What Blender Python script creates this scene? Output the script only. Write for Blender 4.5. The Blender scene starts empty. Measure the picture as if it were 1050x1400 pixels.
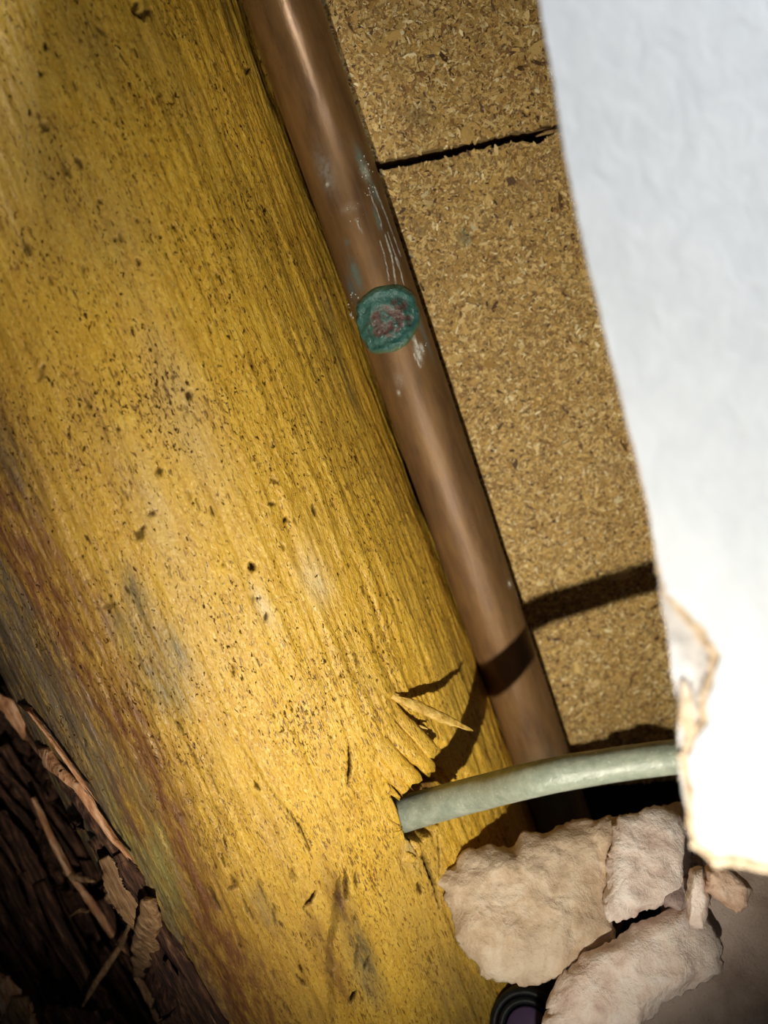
import bpy, bmesh, math, random
import numpy as np
from mathutils import Vector, Matrix
from mathutils.geometry import tessellate_polygon

SC = bpy.context.scene
COL = SC.collection
W, H, F = 1050, 1400, 1020.0          # photograph size and focal length in pixels

# ------------------------------------------------------------------ camera, world, lights
cd = bpy.data.cameras.new('camera')
cam = bpy.data.objects.new('camera', cd)
COL.objects.link(cam)
SC.camera = cam
cam.location = (0, 0, 0)
cam.rotation_euler = (math.pi / 2, 0, 0)   # looks along +Y into the opening
cd.sensor_fit = 'VERTICAL'
cd.sensor_height = 9.8
cd.sensor_width = 7.35
cd.lens = F / H * 9.8
cd.clip_start = 0.005
cd.clip_end = 20
cd.dof.use_dof = True
cd.dof.focus_distance = 0.222
cd.dof.aperture_fstop = 1.9

SC.view_settings.view_transform = 'Standard'
SC.view_settings.look = 'None'
SC.view_settings.gamma = 1
SC.view_settings.use_curve_mapping = False
SC.view_settings.exposure = 0

world = bpy.data.worlds.new('world')
SC.world = world
world.use_nodes = True
world.node_tree.nodes['Background'].inputs[0].default_value = (0.80, 0.90, 1.0, 1)
world.node_tree.nodes['Background'].inputs[1].default_value = 0.02


def aim(o, target):
    o.rotation_euler = (Vector(target) - o.location).to_track_quat('-Z', 'Y').to_euler()


def spot(name, loc, target, power, color, size_deg, blend, radius):
    l = bpy.data.lights.new(name, 'SPOT')
    l.energy = power; l.color = color; l.spot_size = math.radians(size_deg)
    l.spot_blend = blend; l.shadow_soft_size = radius
    o = bpy.data.objects.new(name, l); COL.objects.link(o); o.location = loc
    aim(o, target)
    return o


def area(name, loc, target, power, color, sx, sy):
    l = bpy.data.lights.new(name, 'AREA')
    l.shape = 'RECTANGLE'; l.size = sx; l.size_y = sy; l.energy = power; l.color = color
    o = bpy.data.objects.new(name, l); COL.objects.link(o); o.location = loc
    aim(o, target)
    return o


TORCH = Vector((0.018, 0.018, -0.130))
spot('torch_beam', TORCH, (0.006, 0.20, -0.026), 2.75, (1.0, 0.93, 0.78), 96, 1.0, 0.0030)
spot('highlight_spot', (0.013, -0.287, 0.149), (-0.023, 0.21, 0.125), 2.2, (1.0, 0.95, 0.86), 9, 1.0, 0.004)  # added narrow spot, unseen, makes the highlight at the pipe top
area('room_daylight', (0.42, -0.01, 0.38), (0.09, 0.13, 0.06), 10.5, (0.93, 0.97, 1.0), 0.12, 0.20)

# ------------------------------------------------------------------ helpers


def P(px, py, d):
    """A point of the photograph at depth d (metres along the view) as a world point."""
    return Vector(((px - W / 2) / F * d, d, (H / 2 - py) / F * d))


def ray(px, py):
    return Vector(((px - W / 2) / F, 1.0, (H / 2 - py) / F))


def hsh(ix, iy, iz, seed):
    h = (ix.astype(np.int64) * 374761393 + iy.astype(np.int64) * 668265263 + iz.astype(np.int64) * 2147483647 + seed * 974711) & 0xffffffff
    h = ((h ^ (h >> 13)) * 1274126177) & 0xffffffff
    h = (h ^ (h >> 16)) & 0xffffffff
    return h.astype(np.float64) / 4294967295.0 * 2 - 1


def vnoise(x, y, z, seed=0):
    x, y, z = np.broadcast_arrays(np.asarray(x, float), np.asarray(y, float), np.asarray(z, float))
    ix, iy, iz = np.floor(x), np.floor(y), np.floor(z)
    fx, fy, fz = x - ix, y - iy, z - iz
    ux, uy, uz = (t * t * t * (t * (t * 6 - 15) + 10) for t in (fx, fy, fz))
    r = 0
    for dx in (0, 1):
        for dy in (0, 1):
            for dz in (0, 1):
                w = (ux if dx else 1 - ux) * (uy if dy else 1 - uy) * (uz if dz else 1 - uz)
                r = r + w * hsh(ix + dx, iy + dy, iz + dz, seed)
    return r


def fbm(x, y, z, octv=4, seed=0, gain=0.5):
    r, a = 0, 1.0
    for k in range(octv):
        r = r + a * vnoise(x, y, z, seed + k * 17)
        x, y, z = x * 2.03 + 5.1, y * 2.03 + 1.7, z * 2.03 + 9.2
        a *= gain
    return r


def smooth(e0, e1, x):
    t = np.clip((x - e0) / (e1 - e0), 0, 1)
    return t * t * (3 - 2 * t)


def link(name, me, mat, parent=None, shade=True):
    if mat is not None:
        me.materials.append(mat)
    if shade:
        me.polygons.foreach_set('use_smooth', np.ones(len(me.polygons), bool))
    o = bpy.data.objects.new(name, me)
    COL.objects.link(o)
    if parent is not None:
        o.parent = parent
    return o


def mesh_np(name, V, Fc):
    me = bpy.data.meshes.new(name)
    V = np.asarray(V, float)
    Fc = np.asarray(Fc, np.int32)
    n, k = Fc.shape
    me.vertices.add(len(V)); me.vertices.foreach_set('co', V.ravel())
    me.loops.add(n * k); me.loops.foreach_set('vertex_index', Fc.ravel())
    me.polygons.add(n)
    me.polygons.foreach_set('loop_start', np.arange(n, dtype=np.int32) * k)
    me.polygons.foreach_set('loop_total', np.full(n, k, np.int32))
    me.update(calc_edges=True)
    me.validate()
    return me


def grid_faces(nu, nv, wrap_u=False):
    """Quads of a grid with index i*nv + j; u may wrap."""
    iu = np.arange(nu if wrap_u else nu - 1)
    jv = np.arange(nv - 1)
    I, J = np.meshgrid(iu, jv, indexing='ij')
    I2 = (I + 1) % nu
    a = I * nv + J; b = I2 * nv + J; c = I2 * nv + J + 1; d = I * nv + J + 1
    return np.stack([a, b, c, d], -1).reshape(-1, 4)


def set_color(me, name, rgba):
    at = me.color_attributes.new(name, 'FLOAT_COLOR', 'POINT')
    at.data.foreach_set('color', np.asarray(rgba, np.float32).ravel())


def tag(o, label=None, cat=None, group=None, kind=None):
    if label: o['label'] = label
    if cat: o['category'] = cat
    if group: o['group'] = group
    if kind: o['kind'] = kind
    return o


def empty(name, loc=(0, 0, 0)):
    o = bpy.data.objects.new(name, None)
    o.empty_display_size = 0.01
    COL.objects.link(o)
    o.location = loc
    return o


def frame_of(zaxis, hint):
    z = Vector(zaxis).normalized()
    x = (Vector(hint) - Vector(hint).dot(z) * z).normalized()
    y = z.cross(x)
    return x, y, z


# ------------------------------------------------------------------ materials


class NT:
    def __init__(s, name):
        s.m = bpy.data.materials.new(name); s.m.use_nodes = True
        s.t = s.m.node_tree; s.n = s.t.nodes; s.l = s.t.links
        s.b = s.n['Principled BSDF']

    def node(s, typ, **kw):
        nd = s.n.new(typ)
        for k, v in kw.items():
            setattr(nd, k, v)
        return nd

    def put(s, sock, v):
        if hasattr(v, 'is_linked') or hasattr(v, 'links'):
            s.l.new(v, sock)
        else:
            sock.default_value = v

    def coord(s, scale=(1, 1, 1), rot=(0, 0, 0)):
        tc = s.node('ShaderNodeTexCoord'); mp = s.node('ShaderNodeMapping')
        s.l.new(tc.outputs['Object'], mp.inputs[0])
        mp.inputs['Scale'].default_value = scale; mp.inputs['Rotation'].default_value = rot
        return mp.outputs[0]

    def noise(s, vec, scale=1, detail=3, rough=0.5, dist=0):
        nd = s.node('ShaderNodeTexNoise')
        s.l.new(vec, nd.inputs['Vector'])
        nd.inputs['Scale'].default_value = scale; nd.inputs['Detail'].default_value = detail
        nd.inputs['Roughness'].default_value = rough; nd.inputs['Distortion'].default_value = dist
        return nd.outputs[0]

    def ramp(s, fac, stops):
        nd = s.node('ShaderNodeValToRGB')
        s.l.new(fac, nd.inputs[0])
        el = nd.color_ramp.elements
        while len(el) < len(stops): el.new(0.5)
        for e, (p, c) in zip(el, stops):
            e.position = p
            e.color = (c, c, c, 1) if isinstance(c, (int, float)) else (*c, 1)
        return nd.outputs[0]

    def mix(s, fac, a, b, mode='MIX'):
        nd = s.node('ShaderNodeMix', data_type='RGBA', blend_type=mode)
        s.put(nd.inputs[0], fac)
        for i, v in ((6, a), (7, b)):
            if isinstance(v, tuple): v = (*v, 1) if len(v) == 3 else v
            s.put(nd.inputs[i], v)
        return nd.outputs[2]

    def math(s, op, a, b=0.0):
        nd = s.node('ShaderNodeMath', operation=op)
        s.put(nd.inputs[0], a); s.put(nd.inputs[1], b)
        return nd.outputs[0]

    def bump(s, height, dist, strength=1.0, normal=None):
        nd = s.node('ShaderNodeBump')
        nd.inputs['Distance'].default_value = dist; nd.inputs['Strength'].default_value = strength
        s.l.new(height, nd.inputs['Height'])
        if normal is not None: s.l.new(normal, nd.inputs['Normal'])
        return nd.outputs[0]

    def attr(s, name):
        nd = s.node('ShaderNodeAttribute', attribute_name=name)
        return nd

    def out(s, color=None, rough=None, normal=None, **kw):
        if color is not None: s.put(s.b.inputs['Base Color'], color if not isinstance(color, tuple) else (*color, 1))
        if rough is not None: s.put(s.b.inputs['Roughness'], rough)
        if normal is not None: s.l.new(normal, s.b.inputs['Normal'])
        for k, v in kw.items():
            s.put(s.b.inputs[k.replace('_', ' ')], v)
        return s.m


def mat_log():
    s = NT('yellow_split_timber')
    fib = s.noise(s.coord((1200, 1200, 420)), 1, 4, 0.6, 0.5)        # fine fibres along the log
    fib2 = s.noise(s.coord((480, 480, 120)), 1, 4, 0.6, 0.6)         # broader grain
    blot = s.noise(s.coord((45, 45, 22)), 1, 4, 0.6)
    fine = s.noise(s.coord((1500, 1500, 800)), 1, 2, 0.6)
    c = s.ramp(fib2, [(0.25, (0.50, 0.255, 0.020)), (0.45, (0.64, 0.365, 0.030)), (0.62, (0.71, 0.43, 0.042)), (0.8, (0.77, 0.50, 0.08))])
    c = s.mix(s.ramp(fib, [(0.28, 0.7), (0.47, 0.0)]), c, (0.32, 0.165, 0.020))
    c = s.mix(s.ramp(fine, [(0.50, 0.0), (0.68, 0.6)]), c, (0.86, 0.62, 0.15))
    c = s.mix(s.ramp(blot, [(0.50, 0.0), (0.70, 0.45)]), c, (0.52, 0.33, 0.07))
    # painted-by-position stains (bark remains, blue stain, knots), plus painted sheen and shade
    at = s.attr('stain_tone')
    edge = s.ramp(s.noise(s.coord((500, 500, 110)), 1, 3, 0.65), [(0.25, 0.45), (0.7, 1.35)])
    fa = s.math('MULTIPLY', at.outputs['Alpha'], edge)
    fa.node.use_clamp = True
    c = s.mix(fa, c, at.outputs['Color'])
    # small dark specks and dashes
    sp = s.noise(s.coord((1250, 1250, 620)), 1, 2.0, 0.55, 0.7)
    den = s.noise(s.coord((70, 70, 40)), 1, 2, 0.5)
    spv = s.math('ADD', sp, s.math('MULTIPLY', s.math('SUBTRACT', den, 0.5), 0.22))
    spf = s.ramp(spv, [(0.64, 0.0), (0.675, 0.95)])
    sp2 = s.noise(s.coord((1700, 1700, 430)), 1, 2.0, 0.6, 0.8)
    c = s.mix(s.ramp(s.math('ADD', sp2, s.math('MULTIPLY', s.math('SUBTRACT', den, 0.5), 0.25)), [(0.59, 0.0), (0.65, 0.85)]), c, (0.15, 0.065, 0.010))
    sk = s.attr('speck').outputs['Fac']
    spf = s.math('MULTIPLY', spf, sk)
    c = s.mix(spf, c, (0.055, 0.022, 0.006))
    dk = s.attr('dark')
    c = s.mix(dk.outputs['Fac'], c, (0.018, 0.007, 0.003))
    h = s.math('ADD', s.math('MULTIPLY', fib, 0.9), s.math('MULTIPLY', fine, 0.55))
    h = s.math('ADD', h, s.math('MULTIPLY', fib2, 0.40))
    h = s.math('SUBTRACT', h, s.math('MULTIPLY', spf, 0.6))
    ro = s.ramp(fine, [(0.3, 0.58), (0.7, 0.30)])
    ro = s.math('ADD', ro, s.math('MULTIPLY', s.math('MAXIMUM', dk.outputs['Fac'], spf), 0.5)); ro.node.use_clamp = True
    spec = s.math('MULTIPLY', s.math('SUBTRACT', 1.0, s.math('MAXIMUM', dk.outputs['Fac'], spf)), 0.5)
    return s.out(c, ro, s.bump(h, 0.00050, 0.8), Specular_IOR_Level=spec)


def mat_chip_base():
    s = NT('chipboard_base')
    n1 = s.noise(s.coord((900, 900, 900)), 1, 4, 0.7)
    c = s.ramp(n1, [(0.3, (0.12, 0.065, 0.018)), (0.5, (0.36, 0.225, 0.075)), (0.7, (0.52, 0.37, 0.16))])
    return s.out(c, 0.75, s.bump(n1, 0.0004))


def mat_flake():
    s = NT('chipboard_flake')
    at = s.attr('tint')
    n = s.noise(s.coord((60, 60, 60)), 1, 3, 0.6)
    c = s.mix(s.ramp(n, [(0.35, 0.0), (0.75, 0.25)]), at.outputs['Color'], (0.36, 0.20, 0.055))
    st = s.attr('stain_tone')
    c = s.mix(st.outputs['Alpha'], c, st.outputs['Color'])
    f = s.noise(s.coord((1800, 1800, 1800)), 1, 2, 0.6)
    return s.out(c, 0.6, s.bump(f, 0.0002), Specular_IOR_Level=0.4)


def mat_copper():
    s = NT('aged_copper')
    lo = s.noise(s.coord((160, 160, 45)), 1, 4, 0.6)
    br = s.noise(s.coord((900, 900, 30)), 1, 3, 0.6)
    sp = s.noise(s.coord((900, 900, 900)), 1, 3, 0.6)
    c = s.ramp(lo, [(0.30, (0.13, 0.064, 0.026)), (0.52, (0.215, 0.112, 0.038)), (0.75, (0.28, 0.150, 0.052))])
    c = s.mix(s.ramp(br, [(0.5, 0.0), (0.8, 0.35)]), c, (0.24, 0.16, 0.10))
    c = s.mix(s.ramp(sp, [(0.68, 0.0), (0.74, 0.7)]), c, (0.06, 0.035, 0.022))
    at = s.attr('stain_tone')
    e = s.ramp(sp, [(0.30, 0.25), (0.6, 1.5)])
    fa = s.math('MULTIPLY', at.outputs['Alpha'], e); fa.node.use_clamp = True
    c = s.mix(fa, c, at.outputs['Color'])
    met = s.math('SUBTRACT', 0.35, s.math('MULTIPLY', fa, 0.35))
    ro = s.math('ADD', s.math('MULTIPLY', lo, 0.16), 0.13)
    sx = s.node('ShaderNodeSeparateXYZ'); s.l.new(s.coord(), sx.inputs[0])
    mr = s.node('ShaderNodeMapRange'); s.l.new(sx.outputs[2], mr.inputs[0])   # duller, more oxidised further down the pipe
    for q, v in zip((1, 2, 3, 4), (-0.10, -0.01, 0.0, 0.36)): mr.inputs[q].default_value = v
    ro = s.math('ADD', ro, mr.outputs[0])
    ro = s.math('ADD', ro, s.math('MULTIPLY', fa, 0.3))
    h = s.math('ADD', s.math('MULTIPLY', lo, 1.0), s.math('MULTIPLY', sp, 0.22))
    return s.out(c, ro, s.bump(h, 0.00030, 0.5), Metallic=met, Coat_Weight=0.25, Coat_Roughness=s.math('ADD', s.math('MULTIPLY', ro, 0.8), 0.02))


def mat_verdigris():
    s = NT('verdigris')
    n = s.noise(s.coord((600, 600, 600)), 1, 4, 0.7)
    at = s.attr('tint')
    c = s.mix(s.ramp(n, [(0.42, 0.0), (0.75, 0.45)]), at.outputs['Color'], (0.10, 0.22, 0.18))
    c = s.mix(s.ramp(n, [(0.28, 0.9), (0.40, 0.0)]), c, (0.020, 0.035, 0.03))
    return s.out(c, 0.2, s.bump(n, 0.0007, 0.9), Specular_IOR_Level=0.6)


def mat_simple(name, stops, scale=300, rough=0.8, bump=0.0004, stretch=(1, 1, 1), detail=4, spec=0.3, **kw):
    s = NT(name)
    n = s.noise(s.coord(tuple(scale * k for k in stretch)), 1, detail, 0.62)
    c = s.ramp(n, stops)
    return s.out(c, rough, s.bump(n, bump), Specular_IOR_Level=spec, **kw)


def mat_stone(name, lo, mid, hi, scale=130):
    s = NT(name)
    n = s.noise(s.coord((scale,) * 3), 1, 6, 0.62, 0.3)
    g = s.noise(s.coord((1100,) * 3), 1, 3, 0.6)
    v = s.noise(s.coord((60, 60, 60)), 1, 3, 0.5)
    c = s.ramp(n, [(0.30, lo), (0.5, mid), (0.68, hi)])
    c = s.mix(s.ramp(v, [(0.45, 0.0), (0.7, 0.5)]), c, hi)
    c = s.mix(s.ramp(g, [(0.6, 0.0), (0.72, 0.5)]), c, lo)
    h = s.math('ADD', n, s.math('MULTIPLY', g, 0.35))
    return s.out(c, 0.85, s.bump(h, 0.0011), Specular_IOR_Level=0.2)


def mat_paper():
    s = NT('white_lining_paper')
    n = s.noise(s.coord((190, 190, 150), (0, 0.5, 0)), 1, 3, 0.55, 0.5)
    f = s.noise(s.coord((1500,) * 3), 1, 2, 0.6)
    c = s.ramp(n, [(0.3, (0.43, 0.44, 0.455)), (0.7, (0.475, 0.485, 0.495))])
    h = s.math('ADD', n, s.math('MULTIPLY', f, 0.1))
    return s.out(c, 0.8, s.bump(h, 0.0009, 0.18), Specular_IOR_Level=0.2)


def mat_plastic():
    s = NT('milky_plastic')
    n = s.noise(s.coord((300,) * 3), 1, 4, 0.6)
    g = s.noise(s.coord((1500,) * 3), 1, 3, 0.6)
    c = s.ramp(n, [(0.3, (0.22, 0.255, 0.20)), (0.55, (0.31, 0.345, 0.275)), (0.75, (0.42, 0.45, 0.37))])
    c = s.mix(s.ramp(g, [(0.62, 0.0), (0.74, 0.8)]), c, (0.70, 0.72, 0.62))
    m = s.out(c, s.ramp(n, [(0.3, 0.42), (0.7, 0.28)]), s.bump(s.math('ADD', n, g), 0.0003, 0.6), Specular_IOR_Level=0.6)
    s.b.inputs['Subsurface Weight'].default_value = 0.35
    s.b.inputs['Subsurface Radius'].default_value = (0.004, 0.0045, 0.003)
    s.b.inputs['Subsurface Scale'].default_value = 1.0
    return m


M_LOG = mat_log()
M_CHIP = mat_chip_base()
M_FLAKE = mat_flake()
M_COPPER = mat_copper()
M_VERD = mat_verdigris()
M_PAPER = mat_paper()
M_TUBE = mat_plastic()
M_TAN = mat_simple('torn_brown_paper', [(0.3, (0.34, 0.24, 0.16)), (0.7, (0.66, 0.53, 0.38))], 400, 0.9, 0.0006)
M_GYP = mat_simple('grey_gypsum', [(0.3, (0.40, 0.38, 0.38)), (0.7, (0.60, 0.58, 0.57))], 260, 0.9, 0.0008)
M_DARK = mat_simple('shaded_back_wall', [(0.3, (0.020, 0.014, 0.010)), (0.7, (0.050, 0.035, 0.025))], 90, 0.95, 0.002)  # near black: the shade of the cavity is put into the colour
M_ROT = mat_simple('rotten_dark_wood', [(0.28, (0.012, 0.006, 0.004)), (0.48, (0.060, 0.026, 0.016)), (0.62, (0.17, 0.078, 0.042)), (0.77, (0.45, 0.27, 0.16))], 620, 0.7, 0.0022, (1, 1, 0.13), 6)
M_RIM = mat_simple('freshly_broken_wood', [(0.3, (0.28, 0.11, 0.05)), (0.5, (0.60, 0.29, 0.14)), (0.7, (0.85, 0.56, 0.36))], 500, 0.6, 0.0010, (1, 1, 0.2), 4)
M_PALE = mat_simple('pale_broken_wood', [(0.3, (0.13, 0.065, 0.03)), (0.55, (0.34, 0.19, 0.09)), (0.75, (0.60, 0.40, 0.22))], 650, 0.7, 0.0010, (1, 1, 0.14), 4)
M_BLACK = mat_simple('dark_grey_plastic', [(0.3, (0.006, 0.008, 0.009)), (0.7, (0.016, 0.020, 0.021))], 200, 0.45, 0.0002)
M_PURPLE = mat_simple('purple_plastic', [(0.3, (0.085, 0.055, 0.13)), (0.7, (0.11, 0.072, 0.16))], 200, 0.6, 0.0002)
M_BEIGE = mat_stone('beige_plaster_stone', (0.42, 0.29, 0.19), (0.60, 0.45, 0.31), (0.72, 0.60, 0.47))
M_PINK = mat_stone('pink_plaster_stone', (0.58, 0.42, 0.36), (0.84, 0.70, 0.62), (0.90, 0.82, 0.76))
M_PINK2 = mat_stone('pale_pink_plaster_stone', (0.62, 0.45, 0.38), (0.82, 0.66, 0.57), (0.89, 0.79, 0.72), 170)
M_ORANGE = mat_stone('orange_brick_fragment', (0.42, 0.24, 0.15), (0.66, 0.44, 0.31), (0.76, 0.58, 0.45))
M_MORTAR = mat_stone('brown_mortar', (0.34, 0.25, 0.205), (0.50, 0.385, 0.32), (0.60, 0.485, 0.42), 60)
M_UMBER = mat_stone('mauve_mortar', (0.17, 0.12, 0.11), (0.34, 0.25, 0.23), (0.52, 0.42, 0.38))


def cyl_from_edges(l0, l1, r0, r1):
    """Axis direction, bisector and half angle of the cylinder seen between two outline lines."""
    nl = ray(*l0).cross(ray(*l1)).normalized()
    nr = ray(*r0).cross(ray(*r1)).normalized()
    a = nl.cross(nr).normalized()
    if a.z > 0: a = -a
    # in-plane directions of the two tangent planes, perpendicular to the axis
    def inpl(n):
        v = n.cross(a).normalized()
        return v if v.y > 0 else -v
    tl, tr = inpl(nl), inpl(nr)
    m = (tl + tr).normalized()
    return a, m, math.acos(max(-1, min(1, tl.dot(tr)))) / 2


# ------------------------------------------------------------------ fit of pipe and log
PIPE_R = 0.011
pa, pm, ph = cyl_from_edges((329, 0), (700, 1040), (439, 0), (779, 1030))
pD = PIPE_R / math.sin(ph)
PIPE_C = pm * pD                       # nearest axis point
la, lm, lh = cyl_from_edges((6, 930), (238, 1400), (331, 0), (722, 1100))


def axis_depth(C, a, py):
    """Depth of the axis where it crosses picture row py."""
    k = (H / 2 - py) / F               # z = k*y
    t = (k * C.y - C.z) / (a.z - k * a.y)
    return (C + a * t)


d_pipe = axis_depth(PIPE_C, pa, 600).y
# log distance: its right-hand tangent sits just in front of the pipe axis at row 600
lo, hi = 0.1, 0.6
for _ in range(50):
    mid = (lo + hi) / 2
    C = lm * mid
    p = axis_depth(C, la, 600)
    if p.y * math.cos(lh) ** 2 > d_pipe - 0.001: hi = mid
    else: lo = mid
lD = mid
LOG_C = lm * lD
LOG_R = lD * math.sin(lh)
_h = None
for r in (0, 600, 1200):
    print('row', r, 'pipe axis', [round(v, 4) for v in axis_depth(PIPE_C, pa, r)], 'log axis', [round(v, 4) for v in axis_depth(LOG_C, la, r)])
print('LOG_R', LOG_R, 'axis gap', abs((PIPE_C - LOG_C).dot(la.cross(pa).normalized())), 'angle', math.degrees(la.angle(pa)))


def hit_cyl(px, py, C, a, R):
    d = ray(px, py)
    dp = d - d.dot(a) * a
    cp = C - C.dot(a) * a
    A = dp.dot(dp); B = -2 * dp.dot(cp); Q = cp.dot(cp) - R * R
    disc = B * B - 4 * A * Q
    t = (-B - math.sqrt(disc)) / (2 * A) if disc > 0 else -B / (2 * A)
    return d * t


# ------------------------------------------------------------------ THE LOG
lx, ly, lz = frame_of(la, -lm)         # local x faces the camera, z runs down the log
LM = Matrix((lx, ly, lz)).transposed().to_4x4()
LM.translation = LOG_C
LMi = LM.inverted()
_p = hit_cyl(413, 70, PIPE_C, pa, PIPE_R)
_n = (_p - PIPE_C) - (_p - PIPE_C).dot(pa) * pa; _n.normalize()
_v = (-_p).normalized()
print('REFL', _p + 0.5 * (2 * _n.dot(_v) * _n - _v))


def log_sz(px, py):
    q = LMi @ hit_cyl(px, py, LOG_C, la, LOG_R)
    return math.atan2(q.y, q.x) * LOG_R, q.z


def log_pt(px, py, lift=0.0):
    """Local point on the log, lifted off its surface."""
    s_, z_ = log_sz(px, py)
    th = s_ / LOG_R
    return Vector(((LOG_R + lift) * math.cos(th), (LOG_R + lift) * math.sin(th), z_))


z_top = (LMi @ hit_cyl(150, -140, LOG_C, la, LOG_R)).z
z_bot = (LMi @ hit_cyl(500, 1560, LOG_C, la, LOG_R)).z
right_sign = 1 if log_sz(500, 700)[0] > log_sz(200, 700)[0] else -1
print('log z', z_top, z_bot, 'right sign', right_sign)

NT_F, NT_B, NZ = 560, 60, 860 + 40
th = np.concatenate([np.linspace(-1.70, 1.70, NT_F), np.linspace(1.70, 2 * math.pi - 1.70, NT_B + 2)[1:-1]])
zz = np.concatenate([np.linspace(z_top - 0.16, z_top, 21)[:-1], np.linspace(z_top, z_bot, 860), np.linspace(z_bot, z_bot + 0.16, 21)[1:]])
TH, ZZ = np.meshgrid(th, zz, indexing='ij')
SS = TH * LOG_R
rad = np.full_like(TH, LOG_R)
cx_, sx_ = np.cos(TH), np.sin(TH)
rad += 0.0012 * vnoise(cx_ * 1.6 + 3, sx_ * 1.6, ZZ * 14, 3)
rad += 0.00045 * fbm(cx_ * 26, sx_ * 26, ZZ * 30, 3, 11)
rad += 0.00022 * fbm(cx_ * 110, sx_ * 110, ZZ * 85, 3, 23)


def seg_dist(S, Z, pts):
    best = np.full(S.shape, 1e9); along = np.zeros(S.shape)
    tot = 0
    for (a0, b0), (a1, b1) in zip(pts[:-1], pts[1:]):
        L2 = (a1 - a0) ** 2 + (b1 - b0) ** 2 + 1e-12
        t = np.clip(((S - a0) * (a1 - a0) + (Z - b0) * (b1 - b0)) / L2, 0, 1)
        d = np.hypot(S - a0 - t * (a1 - a0), Z - b0 - t * (b1 - b0))
        m = d < best
        best = np.where(m, d, best); along = np.where(m, tot + t, along)
        tot += 1
    return best, along / max(tot, 1)


def poly_sdf(S, Z, pts):
    """Signed distance, negative inside."""
    d, _ = seg_dist(S, Z, pts + [pts[0]])
    ins = np.zeros(S.shape, bool)
    n = len(pts)
    for i in range(n):
        a0, b0 = pts[i]; a1, b1 = pts[(i + 1) % n]
        c = ((b0 > Z) != (b1 > Z)) & (S < (a1 - a0) * (Z - b0) / (b1 - b0 + 1e-15) + a0)
        ins ^= c
    return np.where(ins, -d, d)


dark = np.zeros_like(TH)
# broad recess torn open around the tube
hole = [log_sz(*p) for p in [(534, 1010), (556, 985), (580, 1000), (604, 1036), (618, 1062), (640, 1085), (606, 1112), (590, 1140), (562, 1152), (550, 1142), (541, 1112), (532, 1092), (538, 1080), (528, 1060)]]
wob = 0.0007 * fbm(SS * 900, ZZ * 300, 0, 3, 5)
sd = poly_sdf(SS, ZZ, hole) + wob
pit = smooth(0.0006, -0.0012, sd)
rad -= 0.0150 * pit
# a shallow facet where fibres have been pulled away right of the flap
fac = [log_sz(*p) for p in [(526, 952), (560, 975), (610, 1020), (665, 1085), (640, 1100), (600, 1060), (560, 1010)]]
rad -= 0.0016 * smooth(0.0012, -0.0015, poly_sdf(SS, ZZ, fac) + wob)
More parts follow.
